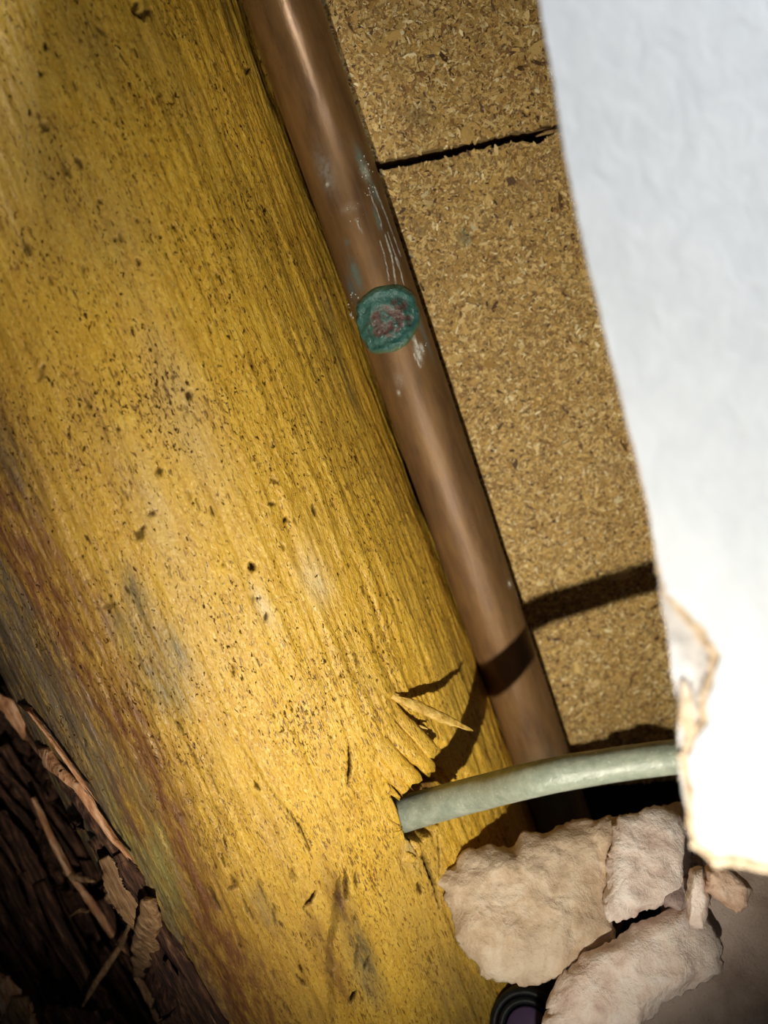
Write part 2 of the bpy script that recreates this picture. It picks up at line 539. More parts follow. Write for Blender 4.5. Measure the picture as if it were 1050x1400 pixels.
# cracks and gouges: (points, half width mm, depth mm, darkness)
cracks = [
    ([(560, 1148), (580, 1172), (592, 1205), (600, 1240)], 0.50, 3.0, 1.0),
    ([(598, 1140), (601, 1165), (600, 1195)], 0.22, 1.0, 0.8),
    ([(475, 1018), (477, 1045), (474, 1070)], 0.42, 1.0, 1.0),
    ([(390, 1103), (410, 1130), (423, 1160)], 0.26, 0.8, 0.9),
    ([(330, 1020), (362, 1068), (388, 1102)], 0.13, 0.4, 0.5),
    ([(430, 1216), (424, 1228), (415, 1237)], 0.45, 0.8, 1.0),
    ([(415, 1240), (427, 1253)], 0.18, 0.4, 0.8),
    ([(486, 1355), (479, 1372)], 0.55, 1.2, 1.0),
    ([(404, 1332), (412, 1342), (419, 1350)], 0.30, 0.6, 0.9),
    ([(352, 1200), (358, 1218), (363, 1230)], 0.22, 0.5, 0.7),
    ([(332, 1228), (352, 1262)], 0.20, 0.5, 0.7),
    ([(347, 1068), (355, 1080)], 0.40, 0.6, 0.9),
    ([(372, 1240), (376, 1262)], 0.3, 0.5, 0.6),
    ([(570, 1206), (575, 1222)], 0.5, 0.8, 0.9),
    ([(428, 690), (431, 705)], 0.45, 0.6, 0.9),
    ([(342, 770), (348, 780)], 0.60, 0.7, 1.0),
    ([(346, 778), (342, 779)], 0.55, 0.6, 1.0),
    ([(389, 714), (392, 708)], 0.45, 0.5, 1.0),
    ([(366, 688), (378, 690)], 0.35, 0.5, 0.9),
    ([(370, 655), (382, 662)], 0.3, 0.4, 0.8),
    ([(362, 850), (364, 838)], 0.4, 0.6, 0.9),
    ([(216, 640), (220, 650)], 0.55, 0.6, 0.9),
    ([(182, 726), (190, 734), (196, 720)], 0.6, 0.6, 0.8),
    ([(260, 535), (258, 545)], 0.6, 0.6, 0.9),
    ([(206, 700), (210, 704)], 0.55, 0.6, 0.9),
    ([(56, 168), (64, 174)], 1.0, 0.6, 0.7),
    ([(183, 14), (196, 20), (206, 12)], 0.6, 0.6, 0.9),
    ([(188, 2), (184, 16)], 0.6, 0.6, 0.9),
    ([(336, 92), (344, 102)], 0.45, 0.8, 1.0),
    ([(345, 92), (338, 100)], 0.35, 0.6, 1.0),
    ([(104, 215), (112, 228)], 0.6, 0.5, 0.8),
    ([(84, 222), (96, 240)], 0.5, 0.4, 0.7),
    ([(30, 330), (38, 346)], 0.7, 0.5, 0.7),
    ([(134, 272), (140, 276)], 0.5, 0.5, 0.8),
    ([(186, 298), (190, 302)], 0.5, 0.5, 0.9),
    ([(236, 306), (242, 314)], 0.4, 0.5, 0.9),
    ([(346, 300), (350, 302)], 0.4, 0.5, 1.0),
    ([(362, 288), (366, 284)], 0.3, 0.4, 1.0),
    ([(135, 35), (146, 44)], 0.6, 0.4, 0.6),
    ([(110, 880), (124, 900)], 0.6, 0.5, 0.6),
    ([(140, 832), (158, 826)], 0.5, 0.4, 0.5),
    ([(195, 935), (210, 960)], 0.5, 0.5, 0.5),
    ([(240, 985), (252, 1004)], 0.4, 0.5, 0.7),
    ([(255, 1015), (275, 1050)], 0.25, 0.5, 0.7),
    ([(283, 1052), (300, 1085)], 0.25, 0.5, 0.7),
    ([(262, 1130), (274, 1158)], 0.3, 0.6, 0.6),
    ([(285, 1215), (300, 1245)], 0.4, 0.6, 0.7),
    ([(316, 1196), (322, 1210), (312, 1214)], 0.5, 0.6, 0.7),
    ([(470, 1186), (473, 1226)], 0.6, 0.9, 0.75),
    ([(462, 1200), (458, 1250), (452, 1290)], 0.8, 0.9, 0.55),
    ([(484, 1192), (487, 1212)], 0.4, 0.7, 0.8),
    ([(452, 1270), (450, 1330), (455, 1400)], 0.9, 0.6, 0.35),
    ([(497, 1330), (504, 1306)], 0.35, 0.5, 0.7),
    ([(488, 1290), (486, 1330)], 0.4, 0.5, 0.6),
    ([(398, 1186), (403, 1202)], 0.5, 0.5, 0.5),
    ([(60, 500), (52, 520)], 0.6, 0.4, 0.5),
    ([(115, 545), (122, 560)], 0.4, 0.4, 0.6),
    ([(138, 570), (146, 600)], 0.2, 0.4, 0.6),
    ([(400, 1395), (380, 1360)], 0.3, 0.5, 0.5),
    ([(610, 872), (613, 880)], 0.35, 0.4, 0.8),
]
rnd = random.Random(7)
for _ in range(140):        # further small nicks following the grain
    x = rnd.uniform(20, 640); y = rnd.uniform(10, 1390)
    if x > 300 + 0.33 * y or x < (y - 900) * 0.55 + 30: continue
    L = rnd.uniform(3, 16); sl = 0.42 + rnd.uniform(-0.25, 0.15)
    cracks.append(([(x, y), (x + L * sl, y + L)], rnd.uniform(0.14, 0.34), rnd.uniform(0.3, 0.7), rnd.uniform(0.5, 1.0)))
for pts, hw, dp, dk in cracks:
    q = [log_sz(*p) for p in pts]
    s0, s1 = min(p[0] for p in q) - 0.004, max(p[0] for p in q) + 0.004
    z0, z1 = min(p[1] for p in q) - 0.004, max(p[1] for p in q) + 0.004
    i0, i1 = np.searchsorted(th[:NT_F] * LOG_R, [s0, s1])
    j0, j1 = np.searchsorted(zz, [z0, z1])
    if i1 <= i0 or j1 <= j0: continue
    S_, Z_ = SS[i0:i1, j0:j1], ZZ[i0:i1, j0:j1]
    d, al = seg_dist(S_, Z_, q)
    w = hw * 1.5e-3 * (0.35 + 0.65 * np.sin(np.clip(al, 0.03, 0.97) * math.pi)) * (1 + 0.4 * fbm(S_ * 1500, Z_ * 1500, 0, 2, 9))
    w = np.maximum(w, 0.00022)
    g = smooth(1.5, 0.45, d / w)
    rad[i0:i1, j0:j1] -= dp * 1e-3 * g
    dark[i0:i1, j0:j1] = np.maximum(dark[i0:i1, j0:j1], dk * g)
# pushed-out fibres along the lip left of the tube and over the knot
for (x, y, h_, r_) in [(535, 1125, 1.0, 5), (505, 1010, 1.4, 12), (520, 975, 1.0, 9), (458, 1230, 1.2, 14), (500, 1290, -1.0, 16)]:
    s_, z_ = log_sz(x, y)
    d = np.hypot(SS - s_, (ZZ - z_) * 0.6)
    rad += h_ * 1e-3 * np.exp(-(d / (r_ * 1e-3)) ** 2) * (1 - pit)
# outline swells over the pipe around row 380 and pulls back below
s_e = right_sign * 1.3 * LOG_R
for (y, h_, r_) in [(400, 1.6, 22), (700, -0.8, 25), (920, 1.2, 18)]:
    z_ = log_sz(325 + 0.345 * y, y)[1]
    rad += h_ * 1e-3 * np.exp(-((ZZ - z_) / (r_ * 1e-3)) ** 2) * smooth(0.9, 1.25, right_sign * TH)

# stains, plus some light and shade painted into the colour
stain_tone = np.zeros(TH.shape + (4,))


def add_stain_tone(mask, col):
    a0 = stain_tone[..., 3]
    a1 = a0 + mask * (1 - a0)
    for k in range(3):
        stain_tone[..., k] = np.where(a1 > 1e-6, (stain_tone[..., k] * a0 * (1 - mask) + col[k] * mask) / np.maximum(a0 * (1 - mask) + mask, 1e-6), col[k])
    stain_tone[..., 3] = a1


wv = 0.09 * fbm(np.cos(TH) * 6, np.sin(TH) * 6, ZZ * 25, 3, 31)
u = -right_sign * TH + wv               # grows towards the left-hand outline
add_stain_tone(smooth(0.0, 0.50, u) * 0.60, (0.27, 0.135, 0.032))  # brown tone that also paints in the beam falling off leftwards
add_stain_tone(smooth(0.36, 0.60, u) * 0.80 * smooth(-0.12, 0.0, ZZ), (0.16, 0.058, 0.022))
add_stain_tone(smooth(0.64, 0.78, u) * 0.85 * smooth(-0.13, 0.03, ZZ), (0.165, 0.130, 0.080))
add_stain_tone(smooth(0.60, 0.68, u) * smooth(0.84, 0.74, u) * np.clip(0.6 + 0.9 * fbm(SS * 160, ZZ * 60, 0, 3, 44), 0, 1) * 0.85 * np.exp(-((ZZ - log_sz(205, 1165)[1]) / 0.024) ** 2), (0.36, 0.31, 0.10))
add_stain_tone(smooth(0.84, 0.95, u) * 0.8, (0.10, 0.07, 0.045))
for (x, y, rs, rz, col, al) in [
    (188, 815, 3, 9, (0.10, 0.10, 0.06), 0.75), (172, 865, 4, 8, (0.17, 0.15, 0.07), 0.6), (238, 885, 4, 8, (0.12, 0.12, 0.07), 0.6),
    (215, 935, 4, 10, (0.13, 0.13, 0.08), 0.6), (246, 950, 3, 7, (0.13, 0.13, 0.07), 0.5),
    (10, 620, 5, 14, (0.10, 0.08, 0.04), 0.7), (15, 700, 5, 16, (0.16, 0.07, 0.03), 0.6),
    (470, 500, 2.5, 9, (0.15, 0.12, 0.05), 0.55), (452, 420, 2.5, 8, (0.16, 0.13, 0.06), 0.5), (488, 545, 2.5, 8, (0.15, 0.12, 0.05), 0.55),
    (360, 110, 3, 12, (0.17, 0.14, 0.07), 0.5), (400, 200, 2.5, 12, (0.17, 0.15, 0.08), 0.5), (310, 20, 3, 9, (0.09, 0.07, 0.03), 0.5),
    (120, 60, 10, 16, (0.26, 0.19, 0.08), 0.35), (40, 200, 14, 30, (0.22, 0.15, 0.06), 0.35), (160, 300, 12, 16, (0.33, 0.24, 0.10), 0.3),  # broad duller patches at the upper left
    (250, 560, 7, 26, (0.62, 0.46, 0.22), 0.45), (215, 700, 6, 22, (0.58, 0.44, 0.22), 0.35),  # whitish sheen painted into the wood colour
    (430, 790, 4, 8, (0.80, 0.66, 0.38), 0.6), (360, 830, 2, 7, (0.80, 0.68, 0.42), 0.5),  # bright hot spot of the beam, painted pale
    (462, 1225, 3, 10, (0.12, 0.045, 0.012), 0.8), (455, 1320, 2.5, 20, (0.15, 0.06, 0.018), 0.7),
    (493, 1295, 3.2, 12, (0.075, 0.065, 0.035), 0.9), (505, 1345, 4, 12, (0.20, 0.17, 0.09), 0.6), (362, 1240, 3, 9, (0.22, 0.16, 0.07), 0.5),
    (600, 1300, 12, 30, (0.36, 0.23, 0.055), 0.55), (640, 1380, 14, 20, (0.24, 0.16, 0.05), 0.6),  # shade beside the rubble, painted in at the lower right
    (560, 1165, 3, 5, (0.42, 0.36, 0.22), 0.5),
]:
    s_, z_ = log_sz(x, y)
    add_stain_tone(al * np.exp(-((SS - s_) / (rs * 1e-3)) ** 2 - ((ZZ - z_) / (rz * 1e-3)) ** 2), col)
add_stain_tone(0.85 * smooth(0.25, 0.9, pit), (0.16, 0.075, 0.02))  # inside of the torn hole coloured darker brown

V = np.stack([rad * np.cos(TH), rad * np.sin(TH), ZZ], -1).reshape(-1, 3)
Fq = grid_faces(len(th), NZ, True)
me = mesh_np('log', V, Fq)
# end caps
bm = bmesh.new(); bm.from_mesh(me)
bm.verts.ensure_lookup_table()
for j in (0, NZ - 1):
    vs = [bm.verts[i * NZ + j] for i in range(len(th))]
    try: bm.faces.new(vs)
    except Exception: pass
bmesh.ops.recalc_face_normals(bm, faces=bm.faces)
bm.to_mesh(me); bm.free()
set_color(me, 'stain_tone', stain_tone.reshape(-1, 4))
at = me.attributes.new('dark', 'FLOAT', 'POINT')
at.data.foreach_set('value', dark.astype(np.float32).ravel())
zk = log_sz(400, 960)[1]
at = me.attributes.new('speck', 'FLOAT', 'POINT')
at.data.foreach_set('value', (1 - 0.65 * smooth(zk - 0.01, zk + 0.04, ZZ)).astype(np.float32).ravel())
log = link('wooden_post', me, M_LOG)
log.matrix_world = LM
tag(log, 'thick round yellow wooden post with splintered hole, left of the copper pipe', 'post')


def rad_at(s_, z_):
    i = int(np.clip(np.searchsorted(th[:NT_F] * LOG_R, s_), 1, NT_F - 1))
    j = int(np.clip(np.searchsorted(zz, z_), 1, NZ - 1))
    return rad[i, j]


def strip(name, pts, widths, thick, mat, parent, up=None, seed=0, seg=26, rag=0.25, local=True, ends=(0.3, 0.15), rnd_end=True):
    """A ragged splinter: flat fibre bundle along a path, frayed sides and toothed end."""
    pts = [Vector(p) for p in pts]
    n = len(pts)
    cum = [0]
    for a, b in zip(pts[:-1], pts[1:]): cum.append(cum[-1] + (b - a).length)
    L = cum[-1]
    V, NS = [], 12
    for i in range(seg + 1):
        t = i / seg * L
        k = max(0, min(n - 2, next((q for q in range(n - 1) if cum[q + 1] >= t), n - 2)))
        f = (t - cum[k]) / max(1e-9, cum[k + 1] - cum[k])
        p = pts[k].lerp(pts[k + 1], f)
        d = (pts[min(k + 1, n - 1)] - pts[k]).normalized()
        upv = up(p) if callable(up) else Vector(up)
        side = d.cross(upv).normalized(); nrm = side.cross(d).normalized()
        w = widths[k] * (1 - f) + widths[k + 1] * f
        for j in range(NS):
            a = 2 * math.pi * j / NS
            ca, sa = math.cos(a), math.sin(a)
            ca = math.copysign(abs(ca) ** 0.6, ca)
            nz = 0.75 * float(vnoise(i * 0.21 + seed, j * 0.9, 0.3, seed + 4)) + 0.45 * float(vnoise(i * 0.83 + seed, j * 1.3, 0.3, seed + 14))
            nz2 = float(vnoise(i * 0.12 + seed, j * 1.7, 0.7, seed + 8))
            ww = w * (1 + rag * nz) * ca
            tt = thick * (1 + 0.5 * nz2) * sa * min(1, 0.4 + w / max(widths))
            off = d * (0.0)
            if i == seg: off = d * (abs(float(vnoise(j * 2.3, seed, 1.1, 3))) * L * ends[1])
            V.append(p + side * ww + nrm * tt + off)
    bm = bmesh.new()
    bv = [bm.verts.new(v) for v in V]
    for i in range(seg):
        for j in range(NS):
            bm.faces.new((bv[i * NS + j], bv[i * NS + (j + 1) % NS], bv[(i + 1) * NS + (j + 1) % NS], bv[(i + 1) * NS + j]))
    bm.faces.new(bv[:NS]); bm.faces.new(bv[-NS:])
    bmesh.ops.recalc_face_normals(bm, faces=bm.faces)
    me = bpy.data.meshes.new(name)
    bm.to_mesh(me); bm.free()
    if mat is M_LOG or mat is M_FLAKE:
        set_color(me, 'stain_tone', np.zeros((len(me.vertices), 4)))
    return link(name, me, mat, parent)


def log_up(p):
    return Vector((p.x, p.y, 0)).normalized()


def log_path(lst):
    out = []
    for x, y, l in lst:                    # slide along the line of sight until the lift off the surface is right
        b0 = hit_cyl(x, y, LOG_C, la, LOG_R); d = b0.y
        for _ in range(12):
            q = LMi @ P(x, y, d)
            d += (math.hypot(q.x, q.y) - LOG_R - l * 1e-3) * 1.2
        out.append(LMi @ P(x, y, d))
    return out


M_SPL = mat_simple('fresh_yellow_splinter', [(0.28, (0.36, 0.19, 0.03)), (0.45, (0.60, 0.37, 0.07)), (0.62, (0.74, 0.50, 0.13)), (0.8, (0.84, 0.66, 0.28))], 700, 0.5, 0.0007, (1, 1, 0.12), 4, 0.5)
sp = strip('splinter', log_path([(520, 944, -0.8), (545, 955, 1.4), (575, 968, 6.5), (605, 981, 12.0), (634, 994, 17.5)]),
           [0.0014, 0.0013, 0.0015, 0.0016, 0.0006], 0.0007, M_SPL, log, log_up, 1, 34, 0.45)
tag(sp, 'thin pale splinter sticking out from the post')
for k, (path, ws, tk) in enumerate([
    ([(512, 938, -0.6), (532, 962, 0.5), (556, 990, 2.0), (590, 1026, 4.2)], [0.0012, 0.0019, 0.0023, 0.0024], 0.0007),
    ([(500, 950, -0.6), (522, 980, 0.8), (548, 1012, 2.2), (584, 1047, 4.0)], [0.0016, 0.0025, 0.0030, 0.0026], 0.0009),
    ([(495, 975, -0.6), (514, 1005, 0.8), (534, 1035, 2.3), (566, 1066, 4.2)], [0.0016, 0.0027, 0.0032, 0.0026], 0.0009),
    ([(498, 1005, -0.8), (514, 1030, 0.6), (530, 1052, 1.6), (552, 1078, 3.0)], [0.0014, 0.0023, 0.0024, 0.0018], 0.0008),
]):
    strip('split_flap', log_path(path), ws, tk, M_LOG, log, log_up, 20 + k, 30, 0.22, ends=(0.3, 0.10))
for k, (path, w) in enumerate([
    ([(562, 994, 0.2), (574, 993, 2.0), (583, 996, 3.0)], 0.0004), ([(562, 1004, 0.2), (576, 1003, 1.8), (584, 1004, 2.6)], 0.0010),
    ([(566, 1008, 0.0), (576, 1013, 1.5), (582, 1011, 1.9)], 0.0005), ([(544, 952, 1.6), (556, 955, 3.4), (566, 960, 4.2)], 0.0002),
    ([(524, 1080, -0.4), (532, 1100, 1.0), (541, 1122, 1.4), (551, 1148, 0.6)], 0.0013), ([(505, 1112, -0.6), (522, 1120, 1.2), (541, 1132, 2.2)], 0.0018), ([(526, 1150, -0.2), (540, 1140, 1.4), (548, 1136, 1.6)], 0.0008),
    ([(548, 1168, -0.2), (556, 1172, 1.0), (566, 1176, 1.2)], 0.0018), ([(560, 1150, -1.0), (572, 1158, 0.4), (574, 1170, 0.6)], 0.0011),
    ([(598, 1040, -2.0), (612, 1056, -0.6), (622, 1062, 0.2)], 0.0012), ([(586, 1050, -4.0), (600, 1066, -2.5), (614, 1072, -2.0)], 0.0012),
    ([(526, 1062, -0.6), (534, 1080, 0.6), (545, 1090, 1.0)], 0.0010), ([(514, 932, -0.2), (521, 941, 1.2), (525, 948, 1.4)], 0.0003),
]):
    strip('wood_chip', log_path(path), [w * 0.7] + [w] * (len(path) - 2) + [w * 0.5], 0.0004, M_SPL if k < 4 else M_LOG, log, log_up, 60 + k, 14, 0.5)

# ------------------------------------------------------------------ THE COPPER PIPE
px_, py_, pz_ = frame_of(pa, -pm)
PM = Matrix((px_, py_, pz_)).transposed().to_4x4(); PM.translation = PIPE_C
PMi = PM.inverted()


def pipe_sz(px, py):
    q = PMi @ hit_cyl(px, py, PIPE_C, pa, PIPE_R)
    return math.atan2(q.y, q.x), q.z


pt = empty('copper_pipe'); pt.matrix_world = PM
tag(pt, 'straight brown copper pipe running down between the wooden post and the chipboard', 'pipe')
z0 = pipe_sz(385, -150)[1] - 0.12; z1 = pipe_sz(760, 1180)[1] + 0.04
nth, nz = 160, 900
t_ = np.linspace(0, 2 * math.pi, nth, endpoint=False) - math.pi
z_ = np.linspace(z0, z1, nz)
T, Z = np.meshgrid(t_, z_, indexing='ij')
R_ = PIPE_R + 0.00006 * fbm(np.cos(T) * 3, np.sin(T) * 3, Z * 60, 3, 2)
st = np.zeros(T.shape + (4,))


def pst(mask, col):
    a0 = st[..., 3]; den = np.maximum(a0 * (1 - mask) + mask, 1e-6)
    for k in range(3): st[..., k] = (st[..., k] * a0 * (1 - mask) + col[k] * mask) / den
    st[..., 3] = a0 + mask * (1 - a0)


WHITE = (0.62, 0.60, 0.54); TEAL = (0.13, 0.20, 0.17)
for (x, y, rs, rz, col, al) in [
    (500, 235, 1.3, 2.6, (0.45, 0.47, 0.38), 0.9), (512, 262, 1.2, 3.5, TEAL, 0.7), (492, 215, 1.6, 4, TEAL, 0.6), (445, 235, 2.6, 6, (0.22, 0.20, 0.17), 0.55),
    (516, 300, 0.9, 4, TEAL, 0.6), (478, 284, 2.4, 1.2, (0.30, 0.22, 0.15), 0.6), (486, 375, 1.5, 5, (0.10, 0.14, 0.12), 0.8), (480, 395, 2.0, 4, (0.08, 0.12, 0.11), 0.7),
    (474, 332, 0.8, 0.9, (0.07, 0.12, 0.11), 0.8), (572, 482, 0.9, 2.6, WHITE, 0.9), (577, 476, 0.7, 1.6, WHITE, 0.9), (566, 462, 0.6, 2.5, WHITE, 0.6),
    (546, 520, 1.6, 2.2, (0.30, 0.22, 0.16), 0.6), (545, 537, 0.5, 0.8, WHITE, 0.7), (697, 798, 1.2, 1.2, WHITE, 0.8), (706, 812, 0.5, 3, WHITE, 0.6),
    (718, 840, 0.5, 3.5, WHITE, 0.6), (575, 445, 1.0, 6, (0.13, 0.17, 0.15), 0.6), (585, 470, 0.9, 6, (0.16, 0.17, 0.14), 0.5),
    (447, 252, 0.5, 0.5, WHITE, 0.8), (760, 1090, 9, 16, (0.07, 0.11, 0.08), 0.8), (735, 1125, 6, 7, (0.16, 0.24, 0.17), 0.6),
]:
    a, b = pipe_sz(x, y)
    pst(al * np.exp(-((T - a) * PIPE_R * 1e3 / rs) ** 2 - ((Z - b) * 1e3 / rz) ** 2), col)
for pts, w, al in [([(512, 255), (530, 300), (548, 350)], 0.35, 0.7), ([(527, 322), (536, 352), (541, 388)], 0.28, 0.9), ([(530, 318), (545, 360), (552, 388)], 0.22, 0.9),
                   ([(520, 330), (528, 360), (532, 384)], 0.18, 0.7), ([(540, 352), (549, 375)], 0.16, 0.7), ([(505, 262), (520, 300), (522, 312)], 0.2, 0.8),
                   ([(568, 465), (574, 490)], 0.4, 0.9), ([(566, 485), (575, 502)], 0.2, 0.8), ([(700, 770), (712, 812)], 0.2, 0.5), ([(486, 300), (495, 318)], 0.2, 0.5)]:
    q = [pipe_sz(*p) for p in pts]; q = [(a * PIPE_R, b) for a, b in q]
    d, al_ = seg_dist(T * PIPE_R, Z, q)
    m = al * smooth(1.6, 0.5, d * 1e3 / w)
    pst(m, WHITE)
    R_ = R_ - 0.00003 * m
V = np.stack([R_ * np.cos(T), R_ * np.sin(T), Z], -1).reshape(-1, 3)
me = mesh_np('pipe_tube', V, grid_faces(nth, nz, True))
set_color(me, 'stain_tone', st.reshape(-1, 4))
link('pipe_tube', me, M_COPPER, pt)
# raised verdigris spot
ca, cb = pipe_sz(527, 437)
nr, na = 46, 120
V, C_ = [], []
for i in range(nr + 1):
    r = i / nr
    for j in range(na):
        a = 2 * math.pi * j / na
        R0 = 0.0103 * (1 + 0.07 * math.sin(a * 2 + 0.6) + 0.035 * float(vnoise(math.cos(a) * 3, math.sin(a) * 3, 0, 5)))
        s_ = r * R0 * math.cos(a) * 1.25; z2 = r * R0 * math.sin(a) * 1.02
        n = float(fbm(s_ * 420, z2 * 420, 0.5, 3, 6))
        wq = 0.10 * float(fbm(math.cos(a) * 2.2, math.sin(a) * 2.2, r * 1.5, 3, 19))
        prof = 0.00030 + 0.0008 * math.exp(-((r - 0.78 + wq) / 0.12) ** 2) + 0.0003 * math.exp(-((r - 0.42 + wq) / 0.1) ** 2)
        h_ = (prof + 0.00034 * n) * (1 - max(0, (r - 0.93) / 0.07)) - (0.0002 if i == nr else 0)
        tt = ca + s_ / PIPE_R
        rr = PIPE_R + max(h_, -0.0002)
        V.append((rr * math.cos(tt), rr * math.sin(tt), cb + z2))
        k = min(1, max(0, (r - 0.40 + 0.16 * n + 0.10 * math.cos(a + 0.6)) / 0.16))
        red = (0.11, 0.050, 0.045); teal = (0.035, 0.125, 0.110); rim = (0.10, 0.145, 0.065)
        red = (0.05, 0.10, 0.085) if n > 0.25 else red
        k2 = min(1, max(0, (r - 0.82 + 0.05 * n) / 0.12))
        c = [red[q] * (1 - k) + teal[q] * k for q in range(3)]
        c = [c[q] * (1 - k2) + rim[q] * k2 for q in range(3)]
        C_.append((*c, 1))
V = np.array(V).reshape(nr + 1, na, 3).transpose(1, 0, 2).reshape(-1, 3)
C_ = np.array(C_).reshape(nr + 1, na, 4).transpose(1, 0, 2).reshape(-1, 4)
me = mesh_np('verdigris_spot', V, grid_faces(na, nr + 1, True)[:, ::-1])
set_color(me, 'tint', C_)
o = link('verdigris_spot', me, M_VERD, pt)
tag(o, 'raised round blue-green corrosion spot with reddish centre')
# crumbs of lime on the pipe and beside the spot


def crumb_mesh(name, centres, size, mat, parent, seed):
    bm = bmesh.new(); r = random.Random(seed)
    for c in centres:
        m = Matrix.Translation(c) @ Matrix.Rotation(r.uniform(0, 6), 4, Vector((r.random(), r.random(), r.random() + 0.1)).normalized())
        res = bmesh.ops.create_icosphere(bm, subdivisions=1, radius=size * r.uniform(0.4, 1.2), matrix=m)
        for v in res['verts']: v.co += Vector((r.uniform(-1, 1), r.uniform(-1, 1), r.uniform(-1, 1))) * size * 0.35
    me = bpy.data.meshes.new(name); bm.to_mesh(me); bm.free()
    return link(name, me, mat, parent, False)


M_LIME = mat_simple('lime_crust', [(0.3, (0.42, 0.42, 0.33)), (0.7, (0.74, 0.73, 0.63))], 900, 0.7, 0.0003)
r = random.Random(3)
cs = []
for (x, y, n, sx, sy) in [(500, 233, 16, 5, 9), (508, 258, 8, 4, 8), (575, 484, 9, 4, 6), (478, 283, 5, 6, 2), (490, 303, 4, 3, 5), (697, 798, 4, 3, 3), (484, 405, 6, 3, 4)]:
    for _ in range(n):
        a, b = pipe_sz(x + r.gauss(0, sx), y + r.gauss(0, sy))
        cs.append(Vector((PIPE_R * math.cos(a), PIPE_R * math.sin(a), b)))
o = crumb_mesh('lime_crust', cs, 0.00026, M_LIME, pt, 4)
tag(o, 'whitish lime crumbs stuck to the pipe', kind='stuff')
cs = []
for (x, y, n, s2) in [(474, 408, 14, 4), (482, 425, 10, 4), (470, 395, 5, 4)]:
    for _ in range(n): cs.append(log_pt(x + r.gauss(0, s2 * 0.5), y + r.gauss(0, s2 * 1.3), 1.4))
cs = [log_pt(x_, y_, 0.0012) for x_, y_ in [(472 + r.gauss(0, 2) + 0.3 * k, 398 + 2.2 * k) for k in range(18)]]
o = crumb_mesh('lime_crumb', cs, 0.0004, M_LIME, log, 5)
tag(o, 'pale lime crumbs on the post edge beside the pipe', kind='stuff')

# ------------------------------------------------------------------ CHIPBOARD SHEETS
bn = (Vector((0, -1, 0)) - Vector((0, -1, 0)).dot(pa) * pa).normalized()     # towards the camera, square to the pipe
B0 = PIPE_C - bn * (PIPE_R + 0.0012)
bu = pa.cross(bn).normalized()
if bu.x < 0: bu = -bu
bw = -pa                                # up
BM = Matrix((bu, bw, bn)).transposed().to_4x4(); BM.translation = B0
BMi = BM.inverted()


def board_uv(px, py):
    d = ray(px, py)
    t = B0.dot(bn) / d.dot(bn)
    q = BMi @ (d * t)
    return q.x, q.y


def board_row(x0, y0, x1, y1, n, rag, seed):
    out = []
    for i in range(n + 1):
        t = i / n
        u_, v_ = board_uv(x0 + (x1 - x0) * t, y0 + (y1 - y0) * t)
        out.append((u_, v_ + rag * float(fbm(i * 0.6, seed, 0, 3, seed))))
    return out


def panel(name, pts, thick):
    bm = bmesh.new()
    top = [bm.verts.new((u_, v_, 0)) for u_, v_ in pts]
    bot = [bm.verts.new((u_, v_, -thick)) for u_, v_ in pts]
    bm.faces.new(top); bm.faces.new(bot[::-1])
    n = len(pts)
    for i in range(n):
        bm.faces.new((top[(i + 1) % n], top[i], bot[i], bot[(i + 1) % n]))
    bmesh.ops.triangulate(bm, faces=[f for f in bm.faces if len(f.verts) > 4])
    bmesh.ops.recalc_face_normals(bm, faces=bm.faces)
    me = bpy.data.meshes.new(name); bm.to_mesh(me); bm.free()
    o = link(name, me, M_CHIP, None, False)
    o.matrix_world = BM
    return o


